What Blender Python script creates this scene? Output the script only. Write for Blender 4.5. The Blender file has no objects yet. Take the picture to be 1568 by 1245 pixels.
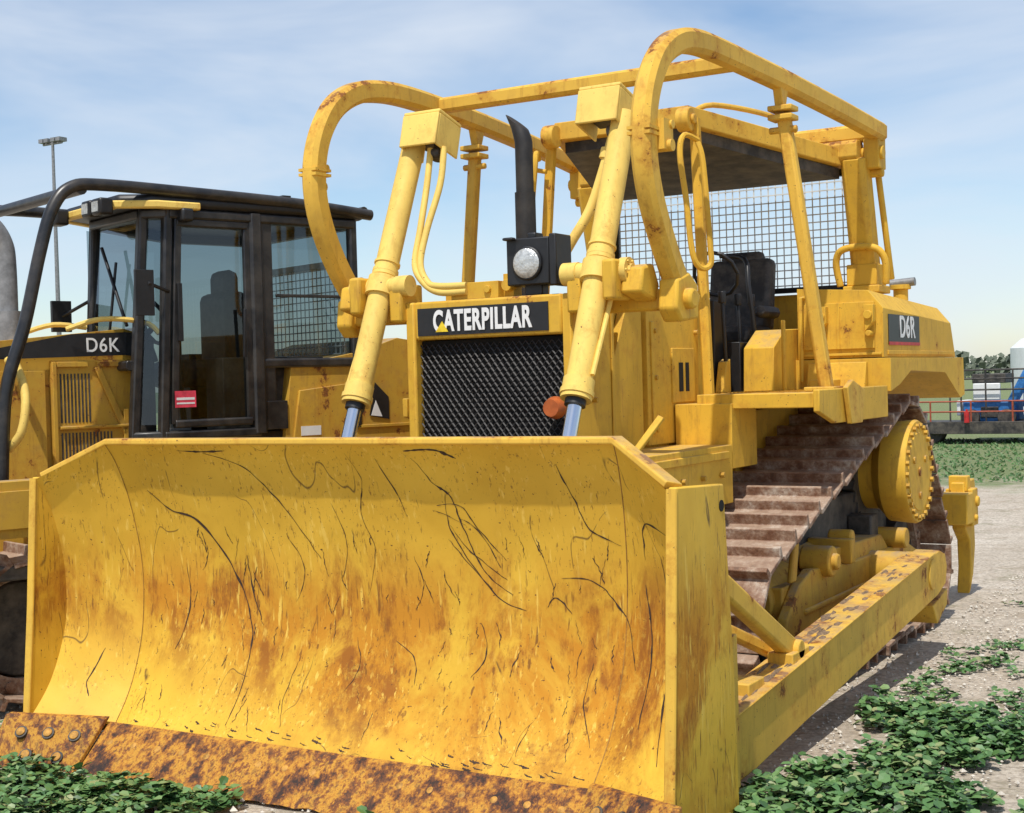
import bpy, bmesh, math, random
from mathutils import Vector, Matrix, noise
random.seed(7)
sc=bpy.context.scene
V=Vector
# ---------------------------------------------------------------- materials
def newmat(name):
    m=bpy.data.materials.new(name); m.use_nodes=True
    nt=m.node_tree; b=nt.nodes["Principled BSDF"]; return m,nt,b
def N(nt,t,**k):
    n=nt.nodes.new(t)
    for a,v in k.items(): setattr(n,a,v)
    return n
def coords(nt,scale=(1,1,1),rot=(0,0,0)):
    tc=N(nt,"ShaderNodeTexCoord"); mp=N(nt,"ShaderNodeMapping"); mp.inputs["Scale"].default_value=scale; mp.inputs["Rotation"].default_value=rot
    nt.links.new(tc.outputs["Object"],mp.inputs["Vector"]); return mp.outputs[0]
def noi(nt,vec,scale,detail=4,rough=.6,dist=0):
    n=N(nt,"ShaderNodeTexNoise"); n.inputs["Scale"].default_value=scale; n.inputs["Detail"].default_value=detail
    n.inputs["Roughness"].default_value=rough; n.inputs["Distortion"].default_value=dist
    nt.links.new(vec,n.inputs["Vector"]); return n.outputs["Fac"]
def ramp(nt,fac,stops):
    r=N(nt,"ShaderNodeValToRGB"); e=r.color_ramp.elements
    while len(e)<len(stops): e.new(.5)
    for i,(p,c) in enumerate(stops):
        e[i].position=p; e[i].color=c if len(c)==4 else (*c,1)
    nt.links.new(fac,r.inputs[0]); return r.outputs[0]
def bw(nt,fac,a,b): return ramp(nt,fac,[(a,(0,0,0)),(b,(1,1,1))])
def mix(nt,fac,a,b,mode='MIX'):
    m=N(nt,"ShaderNodeMix",data_type='RGBA',blend_type=mode)
    for s,v in ((0,fac),(6,a),(7,b)):
        if isinstance(v,(tuple,list)): m.inputs[s].default_value=(*v,1) if len(v)==3 else v
        elif isinstance(v,(int,float)): m.inputs[s].default_value=v
        else: nt.links.new(v,m.inputs[s])
    return m.outputs[2]
def math_(nt,op,a,b=0):
    m=N(nt,"ShaderNodeMath",operation=op)
    for i,v in enumerate((a,b)):
        if isinstance(v,(int,float)): m.inputs[i].default_value=v
        else: nt.links.new(v,m.inputs[i])
    return m.outputs[0]
def bump(nt,b,h,s=.3,d=.01):
    n=N(nt,"ShaderNodeBump"); n.inputs["Strength"].default_value=s; n.inputs["Distance"].default_value=d
    nt.links.new(h,n.inputs["Height"]); nt.links.new(n.outputs[0],b.inputs["Normal"])
def upness(nt,a=.6,c=.95):
    g=N(nt,"ShaderNodeNewGeometry"); s=N(nt,"ShaderNodeSeparateXYZ"); nt.links.new(g.outputs["Normal"],s.inputs[0])
    return bw(nt,s.outputs[2],a,c)
def yellow(name,base=(.72,.425,.042),rust=.655,dirt=.5,streak=.55,toprust=0,hal=.45):
    m,nt,b=newmat(name); v=coords(nt); vs=coords(nt,(1,1,.16))
    n1=noi(nt,v,1.7,3); col=mix(nt,bw(nt,n1,.3,.7),tuple(c*.84 for c in base),tuple(min(1,c*1.08) for c in base))
    n2=noi(nt,v,9,5,.7)
    col=mix(nt,math_(nt,'MULTIPLY',bw(nt,n2,.48,.72),dirt*.75),col,(.42,.23,.05))
    if streak:
        n3=noi(nt,vs,24,4,.7); col=mix(nt,math_(nt,'MULTIPLY',bw(nt,n3,.54,.72),streak),col,(.38,.18,.03))
    n4=noi(nt,v,5.0,6,.72); n5=noi(nt,v,60,2,.7)
    if toprust:
        n4=math_(nt,'ADD',n4,math_(nt,'MULTIPLY',upness(nt,.1,.9),toprust))
    r=bw(nt,n4,rust,rust+.035); halo=bw(nt,n4,rust-.10,rust+.02)
    col=mix(nt,math_(nt,'MULTIPLY',halo,hal),col,(.48,.20,.022))
    col=mix(nt,math_(nt,'MULTIPLY',r,.9),col,mix(nt,bw(nt,n5,.35,.65),(.27,.085,.018),(.12,.045,.018)))
    col=mix(nt,bw(nt,n5,.70,.73),col,(.14,.06,.025))
    up=upness(nt,.7,.98)
    col=mix(nt,math_(nt,'MULTIPLY',math_(nt,'MULTIPLY',up,bw(nt,n2,.36,.62)),min(1,dirt*1.3)),col,(.38,.28,.17))
    nt.links.new(col,b.inputs["Base Color"])
    rr=mix(nt,r,(.50,.50,.50),(.9,.9,.9)); rr=mix(nt,n2,rr,(.78,.78,.78)); nt.links.new(rr,b.inputs["Roughness"])
    b.inputs["Specular IOR Level"].default_value=.32
    bump(nt,b,n1,.18,.02)
    return m
def plain(name,c,rough=.6,metal=0,var=.35,scale=14,bumps=0,dust=0,dustc=(.3,.25,.19)):
    m,nt,b=newmat(name); v=coords(nt); n=noi(nt,v,scale,4,.65)
    col=mix(nt,bw(nt,n,.3,.72),tuple(x*(1-var) for x in c),tuple(min(1,x*(1+var)) for x in c))
    if dust:
        dn=noi(nt,v,6,5,.7); col=mix(nt,math_(nt,'MULTIPLY',bw(nt,dn,.4,.65),dust),col,dustc)
    nt.links.new(col,b.inputs["Base Color"]); b.inputs["Roughness"].default_value=rough; b.inputs["Metallic"].default_value=metal
    if bumps: bump(nt,b,n,bumps,.01)
    return m
M={}
M['yel']=yellow("worn_yellow_paint")
M['bar']=yellow("rusty_yellow_bars",(.74,.445,.06),.635,.45,.55,.09,.7)
M['yel2']=yellow("dirty_yellow_paint",(.58,.34,.04),.60,.95,.7)
M['yelc']=yellow("clean_yellow_paint",(.84,.59,.14),.665,.35,.35)
M['black']=plain("black_paint",(.012,.012,.013),.45)
M['rubber']=plain("dark_steel",(.022,.02,.019),.6,dust=.3)
M['grille']=plain("grille_steel",(.03,.027,.025),.45,.3)
M['void']=plain("dark_interior",(.004,.004,.004),.9)
M['steel']=plain("chrome_rod",(.75,.76,.78),.12,1,.05,4,0)
M['white']=plain("white_paint",(.78,.78,.76),.5,var=.06)
M['red']=plain("red_stripe",(.5,.02,.02),.5)
M['pink']=plain("red_label",(.75,.06,.10),.5)
M['tyel']=plain("decal_yellow",(.85,.55,.02),.5)
M['lens']=plain("lamp_lens",(.55,.56,.54),.15,.3,.35,50,.5)
M['grey']=plain("weathered_grey_steel",(.25,.25,.25),.5,.3)
M['scrn']=plain("screen_wire",(.70,.72,.72),.5)
M['gravelrock']=plain("limestone",(.58,.53,.45),.9)
M['blue']=plain("blue_paint",(.03,.16,.42),.5)
M['orange']=plain("orange_paint",(.35,.07,.03),.5)
M['amber']=plain("rusty_orange",(.42,.10,.02),.6)
M['bolt']=plain("rusty_bolt",(.46,.23,.04),.7,var=.6,scale=30)
M['tank']=plain("white_tank",(.75,.76,.76),.5,var=.08,scale=3)
M['sweepk']=plain("black_pipe",(.014,.014,.015),.35,dust=.12)
M['foldline']=plain("fold_shade_line",(.30,.14,.02),.7,var=.5,scale=30)  # dark colour standing in for shading along the blade folds
# track
m,nt,b=newmat("track_steel"); v=coords(nt); n=noi(nt,v,8,6,.7); n2=noi(nt,v,40,3,.7)
col=ramp(nt,n,[(.3,(.05,.03,.02)),(.42,(.19,.09,.045)),(.54,(.34,.23,.16)),(.66,(.50,.42,.34))])
col=mix(nt,math_(nt,'MULTIPLY',bw(nt,n2,.4,.75),.8),col,(.15,.06,.032))
col=mix(nt,math_(nt,'MULTIPLY',upness(nt,.5,.95),.35),col,(.46,.36,.27)); nt.links.new(col,b.inputs["Base Color"])
b.inputs["Roughness"].default_value=.75; b.inputs["Metallic"].default_value=.05; bump(nt,b,n2,.5,.01); M['track']=m
# cutting edge
m,nt,b=newmat("cutting_edge_steel"); v=coords(nt,(1,1,.35)); n=noi(nt,v,7,7,.78); n2=noi(nt,v,35,4,.7)
col=ramp(nt,n,[(.40,(.026,.015,.012)),(.45,(.14,.045,.014)),(.50,(.40,.16,.018)),(.55,(.55,.28,.03)),(.585,(.26,.085,.016)),(.65,(.06,.028,.018))])
col=mix(nt,math_(nt,'MULTIPLY',bw(nt,n2,.50,.66),.85),col,(.11,.045,.02))
nt.links.new(col,b.inputs["Base Color"]); b.inputs["Roughness"].default_value=.8
bump(nt,b,n2,.5,.01); M['edge']=m
# blade
m,nt,b=newmat("blade_worn_paint"); v=coords(nt)
base=mix(nt,bw(nt,noi(nt,v,2.2,3),.3,.7),(.62,.36,.03),(.78,.48,.05))
sx=N(nt,"ShaderNodeSeparateXYZ"); nt.links.new(v,sx.inputs[0])
band=ramp(nt,math_(nt,'DIVIDE',sx.outputs[2],1.5),[(.03,(.8,.8,.8)),(.14,(.6,.6,.6)),(.28,(1,1,1)),(.52,(1,1,1)),(.62,(.5,.5,.5)),(.70,(.08,.08,.08)),(1,(.0,.0,.0))])
slant=bw(nt,math_(nt,'ADD',sx.outputs[2],math_(nt,'MULTIPLY',sx.outputs[0],.30)),.02,.36)
band=math_(nt,'MULTIPLY',band,slant)
rp=noi(nt,coords(nt,(1,1,.62)),2.6,6,.68,.5)
pat=math_(nt,'MULTIPLY',bw(nt,rp,.38,.55),band)
col=mix(nt,math_(nt,'MULTIPLY',pat,.9),base,(.51,.205,.016))
pat2=math_(nt,'MULTIPLY',bw(nt,noi(nt,coords(nt,(1,1,.30),(0,math.radians(-10),0)),5,7,.78),.49,.60),math_(nt,'MULTIPLY',band,bw(nt,rp,.42,.52)))
col=mix(nt,math_(nt,'MULTIPLY',pat2,.88),col,(.29,.098,.013))
dk=bw(nt,noi(nt,coords(nt,(1,1,.5)),3.4,6,.7),.60,.68)
col=mix(nt,math_(nt,'MULTIPLY',math_(nt,'MULTIPLY',dk,band),.8),col,(.22,.07,.013))
vr=coords(nt,(1,1,.11),(0,math.radians(-14),0))
st=noi(nt,vr,70,4,.75); mk=noi(nt,v,4,3)
stf=math_(nt,'MULTIPLY',bw(nt,st,.58,.66),bw(nt,mk,.38,.52))
col=mix(nt,math_(nt,'MULTIPLY',stf,.75),col,(.19,.08,.018))
vr2=coords(nt,(1,1,.09),(0,math.radians(18),0))
sb=noi(nt,vr2,46,3,.6)
col=mix(nt,math_(nt,'MULTIPLY',math_(nt,'MULTIPLY',bw(nt,sb,.60,.67),bw(nt,mk,.40,.56)),.75),col,(.82,.55,.10))
s3=noi(nt,coords(nt,(1,1,.14),(0,math.radians(38),0)),38,3,.6)
col=mix(nt,math_(nt,'MULTIPLY',bw(nt,s3,.64,.68),math_(nt,'MULTIPLY',band,.85)),col,(.20,.08,.015))
mot=noi(nt,v,17,5,.8)
col=mix(nt,math_(nt,'MULTIPLY',math_(nt,'MULTIPLY',bw(nt,mot,.50,.66),bw(nt,rp,.60,.44)),math_(nt,'MULTIPLY',band,.4)),col,(.78,.50,.07))
def contour(vec,sc_,w,ma):
    q=noi(nt,vec,sc_,1.5,.5,.3); d=math_(nt,'ABSOLUTE',math_(nt,'SUBTRACT',q,.5))
    l=ramp(nt,d,[(0,(1,1,1)),(w,(0,0,0))]); k=bw(nt,mk,ma,ma+.05)
    return math_(nt,'MULTIPLY',l,k)
c1=contour(coords(nt,(1,1,.3)),3.3,.0035,.50)
col=mix(nt,math_(nt,'MULTIPLY',c1,.85),col,(.06,.03,.015))
col=mix(nt,bw(nt,noi(nt,v,55,2,.8),.69,.72),col,(.12,.05,.018))
nt.links.new(col,b.inputs["Base Color"]); b.inputs["Specular IOR Level"].default_value=.3
rr=mix(nt,pat,(.55,.55,.55),(.85,.85,.85)); nt.links.new(rr,b.inputs["Roughness"])
bump(nt,b,noi(nt,v,2.5,3),.3,.03); M['blade']=m
# glass
m,nt,b=newmat("tinted_glass"); o=nt.nodes["Material Output"]
t=N(nt,"ShaderNodeBsdfTransparent"); t.inputs[0].default_value=(.44,.50,.51,1)
g=N(nt,"ShaderNodeBsdfGlossy"); g.inputs["Roughness"].default_value=.03; g.inputs[0].default_value=(.9,.95,1,1)
lw=N(nt,"ShaderNodeLayerWeight"); lw.inputs[0].default_value=.5
fz=math_(nt,'ADD',math_(nt,'MULTIPLY',math_(nt,'POWER',lw.outputs["Facing"],3.5),.8),.06)
ms=N(nt,"ShaderNodeMixShader"); nt.links.new(fz,ms.inputs[0]); nt.links.new(t.outputs[0],ms.inputs[1]); nt.links.new(g.outputs[0],ms.inputs[2])
nt.links.new(ms.outputs[0],o.inputs[0]); M['glass']=m
# leaves
m,nt,b=newmat("weed_leaf"); g=N(nt,"ShaderNodeNewGeometry")
col=ramp(nt,g.outputs["Random Per Island"],[(0,(.035,.09,.022)),(.5,(.08,.18,.05)),(.85,(.15,.27,.095)),(1,(.27,.28,.12))])
nt.links.new(col,b.inputs["Base Color"]); b.inputs["Roughness"].default_value=.5
M['leaf']=m
# ground
m,nt,b=newmat("gravel_ground"); v=coords(nt)
a=noi(nt,v,.8,4,.6); b1=noi(nt,v,14,6,.78); vo=N(nt,"ShaderNodeTexVoronoi"); vo.inputs["Scale"].default_value=38; nt.links.new(v,vo.inputs["Vector"])
b2=noi(nt,v,3.3,5,.7)
col=mix(nt,bw(nt,a,.35,.65),(.52,.44,.34),(.70,.62,.51)); col=mix(nt,bw(nt,b1,.30,.60),mix(nt,.6,col,(.24,.18,.12)),col)
col=mix(nt,math_(nt,'MULTIPLY',bw(nt,b2,.53,.66),.5),col,(.36,.27,.18))
col=mix(nt,math_(nt,'MULTIPLY',bw(nt,vo.outputs["Distance"],.45,.7),.5),col,(.25,.2,.15))
sx=N(nt,"ShaderNodeSeparateXYZ"); nt.links.new(v,sx.inputs[0])
far=bw(nt,math_(nt,'DIVIDE',math_(nt,'ADD',sx.outputs[1],math_(nt,'MULTIPLY',a,8)),40),.49,.55)
gp=bw(nt,b1,.30,.5); gcol=mix(nt,b1,(.05,.10,.022),(.22,.26,.09))
col=mix(nt,math_(nt,'MULTIPLY',far,gp),col,gcol)
near=bw(nt,noi(nt,v,1.9,5,.75),.55,.66); col=mix(nt,math_(nt,'MULTIPLY',near,.5),col,(.17,.16,.075))
nt.links.new(col,b.inputs["Base Color"]); b.inputs["Roughness"].default_value=.95
bump(nt,b,b1,.9,.03); M['ground']=m

# ---------------------------------------------------------------- mesh builder
class B:
    def __init__(s): s.v=[];s.f=[]
    def add(s,vs,fs):
        o=len(s.v); s.v+= [tuple(v) for v in vs]; s.f+=[tuple(i+o for i in f) for f in fs]; return s
    def box(s,x0,x1,y0,y1,z0,z1,M4=None):
        vs=[V((x,y,z)) for z in (z0,z1) for y in (y0,y1) for x in (x0,x1)]
        if M4: vs=[M4@v for v in vs]
        return s.add(vs,[(0,2,3,1),(4,5,7,6),(0,1,5,4),(1,3,7,5),(3,2,6,7),(2,0,4,6)])
    def hexa(s,bot,top):
        return s.add(list(bot)+list(top),[(3,2,1,0),(4,5,6,7),(0,1,5,4),(1,2,6,5),(2,3,7,6),(3,0,4,7)])
    def prism(s,poly,a0,a1,axis=0):
        def mk(p,a):
            return (a,p[0],p[1]) if axis==0 else ((p[0],a,p[1]) if axis==1 else (p[0],p[1],a))
        n=len(poly); vs=[mk(p,a0) for p in poly]+[mk(p,a1) for p in poly]
        return s.add(vs,[tuple(range(n))[::-1],tuple(range(n,2*n))]+[(i,(i+1)%n,n+(i+1)%n,n+i) for i in range(n)])
    def tube(s,path,r,seg=14,caps=True):
        P=[V(p) for p in path]; n=len(P); rs=r if isinstance(r,(list,tuple)) else [r]*n
        T=[(P[min(i+1,n-1)]-P[max(i-1,0)]).normalized() for i in range(n)]
        a=V((0,0,1)) if abs(T[0].z)<.9 else V((1,0,0)); u=T[0].cross(a).normalized()
        vs=[]
        for i in range(n):
            u=(u-T[i]*u.dot(T[i])).normalized(); w=T[i].cross(u)
            for k in range(seg):
                t=2*math.pi*k/seg; vs.append(P[i]+(u*math.cos(t)+w*math.sin(t))*rs[i])
        fs=[(i*seg+k,i*seg+(k+1)%seg,(i+1)*seg+(k+1)%seg,(i+1)*seg+k) for i in range(n-1) for k in range(seg)]
        if caps: fs+=[tuple(range(seg))[::-1],tuple(range((n-1)*seg,n*seg))]
        return s.add(vs,fs)
    def cyl(s,a,b,r,seg=24): return s.tube([a,b],r,seg)
    def rsweep(s,path,w,h,side=V((1,0,0)),c=.18):
        P=[V(p) for p in path]; n=len(P); side=V(side)
        cc=min(w,h)*c
        sec=[(w/2-cc,-h/2),(w/2,-h/2+cc),(w/2,h/2-cc),(w/2-cc,h/2),(-w/2+cc,h/2),(-w/2,h/2-cc),(-w/2,-h/2+cc),(-w/2+cc,-h/2)]
        vs=[]
        for i in range(n):
            T=(P[min(i+1,n-1)]-P[max(i-1,0)]).normalized(); sd=(side-T*side.dot(T)).normalized(); up=T.cross(sd)
            for x,y in sec: vs.append(P[i]+sd*x+up*y)
        k=8
        fs=[(i*k+j,i*k+(j+1)%k,(i+1)*k+(j+1)%k,(i+1)*k+j) for i in range(n-1) for j in range(k)]
        fs+=[tuple(range(k))[::-1],tuple(range((n-1)*k,n*k))]
        return s.add(vs,fs)
    def obj(s,name,mat,parent=None,bevel=0,smooth=True):
        me=bpy.data.meshes.new(name); me.from_pydata(s.v,[],s.f)
        bm=bmesh.new(); bm.from_mesh(me); bmesh.ops.recalc_face_normals(bm,faces=bm.faces); bm.to_mesh(me); bm.free()
        me.materials.append(M[mat] if isinstance(mat,str) else mat)
        ob=bpy.data.objects.new(name,me); sc.collection.objects.link(ob)
        if parent: ob.parent=parent
        if bevel:
            bv=ob.modifiers.new("bevel",'BEVEL'); bv.width=bevel; bv.segments=2; bv.limit_method='ANGLE'; bv.angle_limit=math.radians(35)
        if smooth:
            me.polygons.foreach_set("use_smooth",[True]*len(me.polygons))
            try: me.set_sharp_from_angle(angle=math.radians(38))
            except Exception: pass
        return ob
def catmull(P,n=8):
    P=[V(p) for p in P]; out=[]
    for i in range(len(P)-1):
        a=P[max(i-1,0)];b=P[i];c=P[i+1];d=P[min(i+2,len(P)-1)]
        for k in range(n):
            t=k/n; out.append(.5*((2*b)+(c-a)*t+(2*a-5*b+4*c-d)*t*t+(3*b-a-3*c+d)*t**3))
    out.append(P[-1]); return out
def empty(name):
    e=bpy.data.objects.new(name,None); sc.collection.objects.link(e); return e
def text(name,s,mat,parent,mw,size,bold=.0,sx=1,ext=.002):
    cu=bpy.data.curves.new(name,'FONT'); cu.body=s; cu.size=size; cu.offset=bold; cu.extrude=ext; cu.align_x='CENTER'; cu.align_y='CENTER'; cu.space_character=1.1
    o=bpy.data.objects.new(name,cu); sc.collection.objects.link(o); o.parent=parent; cu.materials.append(M[mat])
    o.matrix_world=mw@Matrix.Diagonal((sx,1,1,1)); return o
ROTF=Matrix.Rotation(math.radians(90),4,'X')            # faces -Y
ROTS=Matrix.Rotation(math.radians(90),4,'Z')@ROTF       # faces +X
def X2(s,a,b): return sorted((s*a,s*b))

# ================================================================= BULLDOZER
D=empty("bulldozer")
prof=[(1.46,.235),(1.38,.285),(1.25,.335),(1.1,.375),(.95,.40),(.8,.405),(.65,.39),(.5,.35),(.36,.29),(.26,.225),(.17,.15)]
def py_(t):
    f=t*(len(prof)-1); i=min(int(f),len(prof)-2); f-=i
    p=[V((q[1],q[0])) for q in prof]
    a=p[max(i-1,0)];b_=p[i];c=p[i+1];d=p[min(i+2,len(p)-1)]
    r=.5*((2*b_)+(c-a)*f+(2*a-5*b_+4*c-d)*f*f+(3*b_-a-3*c+d)*f**3)
    return r.x,r.y
HW=1.62
def bladept(x,t,off=0):
    y,z=py_(t); ax=abs(x); fold=1.33-.09*t
    w=max(0,(ax-fold)/(HW-fold))
    y-= .175*w; ztop=1.46-.155*w
    z=.17+.02*w+(z-.17)*(ztop-.17-.02*w)/(1.29)
    d=.009*noise.noise(V((x*2.0,z*2.0,.3)))+.003*noise.noise(V((x*6,z*5,2)))
    return V((x,y+d-off,z))
nu,nv=100,44
vs=[];fs=[]
for j in range(nv+1):
    t=j/nv; fold=1.33-.09*t
    for i in range(nu+1):
        u=-1+2*i/nu; a=abs(u); k=.80
        x=(a/k*fold if a<=k+1e-6 else fold+(a-k)/(1-k)*(HW-fold))*(1 if u>0 else -1)
        vs.append(bladept(x,t))
for j in range(nv):
    for i in range(nu):
        a=j*(nu+1)+i; fs.append((a,a+1,a+nu+2,a+nu+1))
me=bpy.data.meshes.new("mouldboard"); me.from_pydata(vs,[],fs); me.materials.append(M['blade'])
ob=bpy.data.objects.new("mouldboard",me); sc.collection.objects.link(ob); ob.parent=D
me.polygons.foreach_set("use_smooth",[True]*len(me.polygons)); me.set_sharp_from_angle(angle=math.radians(15))
bk=B(); vs2=[v+V((0,.05,0)) for v in vs]; bk.add(vs2,[f[::-1] for f in fs]); bk.obj("blade_back",'yel',D)
sm=B()
for s in (-1,1):
    pts=[bladept(s*(1.33-.09*t),t,.002) for t in [i/30 for i in range(31)]]
    sm.add([p+V((dx,0,0)) for p in pts for dx in (-.0022,.0022)],[(2*i,2*i+1,2*i+3,2*i+2) for i in range(30)])
sm.obj("wing_fold_shade_lines",'foldline',D)  # dark seam strips on the wing folds, painting in the shade that marks them
bb=B()
path=[(-HW,.12,1.315),(-1.33,.265,1.472),(1.33,.265,1.472),(HW,.12,1.315)]
bb.rsweep(path,.085,.03,side=V((0,1,0)))
bb.box(-1.3,1.3,.47,.60,.25,.55); bb.box(-1.3,1.3,.47,.58,1.0,1.2)
for x in (-1.1,-.5,0,.5,1.1): bb.box(x-.03,x+.03,.465,.62,.2,1.3)
bb.obj("blade_beams",'bar',D,.006)
ep=B()
for s in (-1,1):
    ep.prism([(.075,1.315),(.03,.7),(-.03,.03),(.58,.04),(.56,.6),(.50,1.295)],*X2(s,1.62,1.655))
ep.obj("end_plates",M['blade'],D,.006)
ep=B()
for s in (-1,1):
    L_=[(s*1.6375,.0665,1.31),(s*1.6375,.0255,.7),(s*1.6375,-.032,.05)]
    ep.rsweep(L_,.042,.014,c=.3)
ep.obj("end_plate_edges",'bar',D)
eh=B(); eh.cyl((1.60,.47,1.215),(1.658,.47,1.215),.022); eh.obj("plate_hole",'void',D)
ce=B(); vs=[];fs=[]; n=90
for i in range(n+1):
    x=-1.25+2.5*i/n; j=.014*noise.noise(V((x*7,0,0)))
    vs+= [(x,.135,.185),(x,.115,.175),(x,-.075+j,.004+abs(j)),(x,-.05,0)]
for i in range(n):
    for k in range(3): fs.append((4*i+k,4*i+4+k,4*i+5+k,4*i+k+1))
fs+=[(0,1,2,3),(4*n+3,4*n+2,4*n+1,4*n)]
ce.add(vs,fs)
ce.obj("cutting_edge",'edge',D)
eb=B()
for s in (-1,1):
    P=[(1.255,.105,.205),(1.70,-.085,.225),(1.74,-.18,.0),(1.255,-.10,.0)]
    a=[V((s*p[0],p[1],p[2])) for p in P]; b_=[q+V((0,.035,.004)) for q in a]
    eb.hexa(a,b_)
eb.obj("end_bits",'edge',D,.004)
bo=B(); br=B()
for i in range(17):
    x=-1.17+i*.146; p=V((x,.058,.112)); nrm=V((0,-.68,.73)); bo.tube([p-nrm*.01,p+nrm*.006,p+nrm*.011],[.020,.020,.012],12)
    br.tube([p-nrm*.01,p+nrm*.003],.029,14)
for s in (-1,1):
    for k,(x,z) in enumerate([(1.34,.14),(1.46,.15),(1.58,.155),(1.36,.06),(1.5,.07)]):
        f=(x-1.255)/.445; y=.105-.19*f-(.205+.02*f-z); p=V((s*x,y,z)); nrm=V((s*-.25,-.66,.68))
        bo.tube([p-nrm*.02,p+nrm*.012,p+nrm*.018],[.021,.021,.012],12); br.tube([p-nrm*.01,p+nrm*.006],.030,14)
bo.obj("edge_bolts",'bolt',D); br.obj("bolt_dark_rings",'rubber',D)  # dark disc behind each bolt shows as a ring around it
def t_of_z(z):
    lo,hi=0,1
    for _ in range(30):
        m_=(lo+hi)/2
        if py_(m_)[1]>z: lo=m_
        else: hi=m_
    return lo
def surf(x,z): return bladept(x,t_of_z(z),.0015)
sg=B()
def gouge(pts,w):
    w*=.85
    P=catmull([(p[0]+random.uniform(-.006,.006),0,p[1]) for p in pts],9); n=len(P); vs=[]; sd_=random.random()*50
    for i,p in enumerate(P):
        d=(P[min(i+1,n-1)]-P[max(i-1,0)]); d.normalize(); q=V((-d.z,0,d.x))
        ww=w*(.25+.75*math.sin(math.pi*(i+.3)/(n+.1)))*(.35+1.3*abs(noise.noise(V((i*.35,sd_,0)))*1.6))
        jx=.008*noise.noise(V((i*.35,w*1000,sd_)))
        a=p+q*ww/2; b_=p-q*ww/2
        vs+=[surf(a.x+jx,a.z),surf(b_.x+jx,b_.z)]
    sg.add(vs,[(2*i,2*i+1,2*i+3,2*i+2) for i in range(n-1)])
G=[([(-1.17,1.24),(-1.05,1.15),(-.9,1.1),(-.72,.9),(-.62,.7),(-.58,.5),(-.6,.22)],.012),
([(-.75,1.42),(-.55,1.36),(-.42,1.25),(-.3,1.1),(-.2,.95)],.006),([(-.62,.95),(-.6,.8),(-.55,.66)],.012),
([(.38,1.4),(.45,1.3),(.52,1.24),(.56,1.14),(.6,1.0),(.68,.9),(.78,.84)],.010),
([(.45,1.2),(.56,1.2),(.66,1.08),(.75,.98)],.008),([(.5,1.25),(.5,1.1),(.6,.95),(.72,.82),(.84,.78)],.010),
([(.5,1.12),(.58,1.02),(.7,.93),(.75,.9)],.006),([(.48,1.06),(.55,.98),(.68,.86)],.006),
([(.55,1.15),(.63,1.1),(.72,.95)],.005),([(.42,1.18),(.5,1.16),(.58,1.12)],.005),
([(1.05,1.38),(1.1,1.24),(1.16,1.12),(1.28,1.06)],.009),([(1.0,.92),(1.12,.92),(1.22,.86),(1.3,.74),(1.34,.6)],.010),
([(.9,1.05),(.92,1.0)],.012),([(.93,.8),(.97,.84),(1.05,.78)],.008),([(-.35,.75),(-.3,.9),(-.38,1.05)],.005),
([(0.05,1.42),(.09,1.3),(.06,1.15),(.1,1.0),(.05,.8)],.005),([(.2,1.4),(.26,1.25),(.3,1.15)],.005),
([(-1.0,.9),(-.98,.7),(-1.03,.5)],.006),([(-.1,1.2),(-.05,1.02),(-.1,.85)],.005),([(.3,.75),(.34,.86),(.3,.98)],.006),
([(.62,.72),(.66,.6),(.6,.5)],.007),([(1.15,.6),(1.12,.45),(1.18,.3)],.006),([(-.3,.5),(-.34,.35),(-.3,.24)],.006),
([(.35,1.43),(.5,1.435),(.6,1.4)],.014),([(-.9,1.43),(-.75,1.425),(-.62,1.43)],.01),
([(1.4,1.05),(1.42,1.2),(1.55,1.22)],.01),([(.0,.62),(.03,.5),(-.02,.4)],.006),([(.2,.62),(.3,.56),(.33,.45)],.006),
([(1.40,.95),(1.43,.7),(1.40,.4)],.012),([(1.5,1.1),(1.53,.8),(1.5,.5),(1.53,.3)],.010),([(-1.42,.5),(-1.45,.35),(-1.42,.28)],.01)]
for g_,w in G: gouge(g_,w)
for k in range(80):
    x=random.uniform(-1.2,1.25); z=random.uniform(.3,1.1); L=random.uniform(.03,.12); a=random.gauss(0,.2)+(-.2 if random.random()<.5 else .3)
    gouge([(x,z),(x+L*.5*math.sin(a)+random.uniform(-.005,.005),z-L*.5),(x+L*math.sin(a),z-L)],random.uniform(.003,.007))
for k in range(46):
    x=random.uniform(-1.2,1.2); z=random.uniform(.19,.23); gouge([(x,z),(x+.01,z-.006),(x+random.uniform(.02,.05),z-.008)],random.uniform(.004,.010))
sg.obj("gouges",plain("bare_rusty_gouge",(.045,.022,.013),.8,var=.6,scale=40),D)

# ---- radiator guard and hood
h=B()
h.box(-.485,-.43,1.50,1.95,.7,2.12); h.box(.43,.485,1.50,1.95,.7,2.12)
h.box(-.43,.43,1.50,1.95,1.925,2.12); h.box(-.43,.43,1.5,1.95,.7,.95)
h.box(-.42,.42,1.60,1.92,.96,1.92)
h.obj("radiator_guard",'yel',D,.012)
h=B(); h.box(-.425,.425,1.56,1.58,.95,1.92); h.obj("grille_backing",'void',D)
g=B(); px,pz=.037,.05; nx=int(.86/px); nz=int(.97/pz)
for r_ in range(nz*2):
    z0=.955+r_*pz/2; ph=(r_%2)
    for c in range(nx*2):
        xa=-.428+c*px/2; xb=xa+px/2
        up=((c+ph)%2==0); za,zb=(z0,z0+pz*.42) if up else (z0+pz*.42,z0)
        w=.0042; dy=.012*noise.noise(V((xa*5,z0*5,0)))
        g.add([(xa,1.542+dy,za-w),(xb,1.542+dy,zb-w),(xb,1.546+dy,zb+w),(xa,1.546+dy,za+w)],[(0,1,2,3)])
g.obj("grille_mesh",'grille',D,smooth=False)
g=B(); g.box(-.405,.36,1.493,1.499,1.945,2.085); g.obj("name_strip",'black',D)
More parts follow.
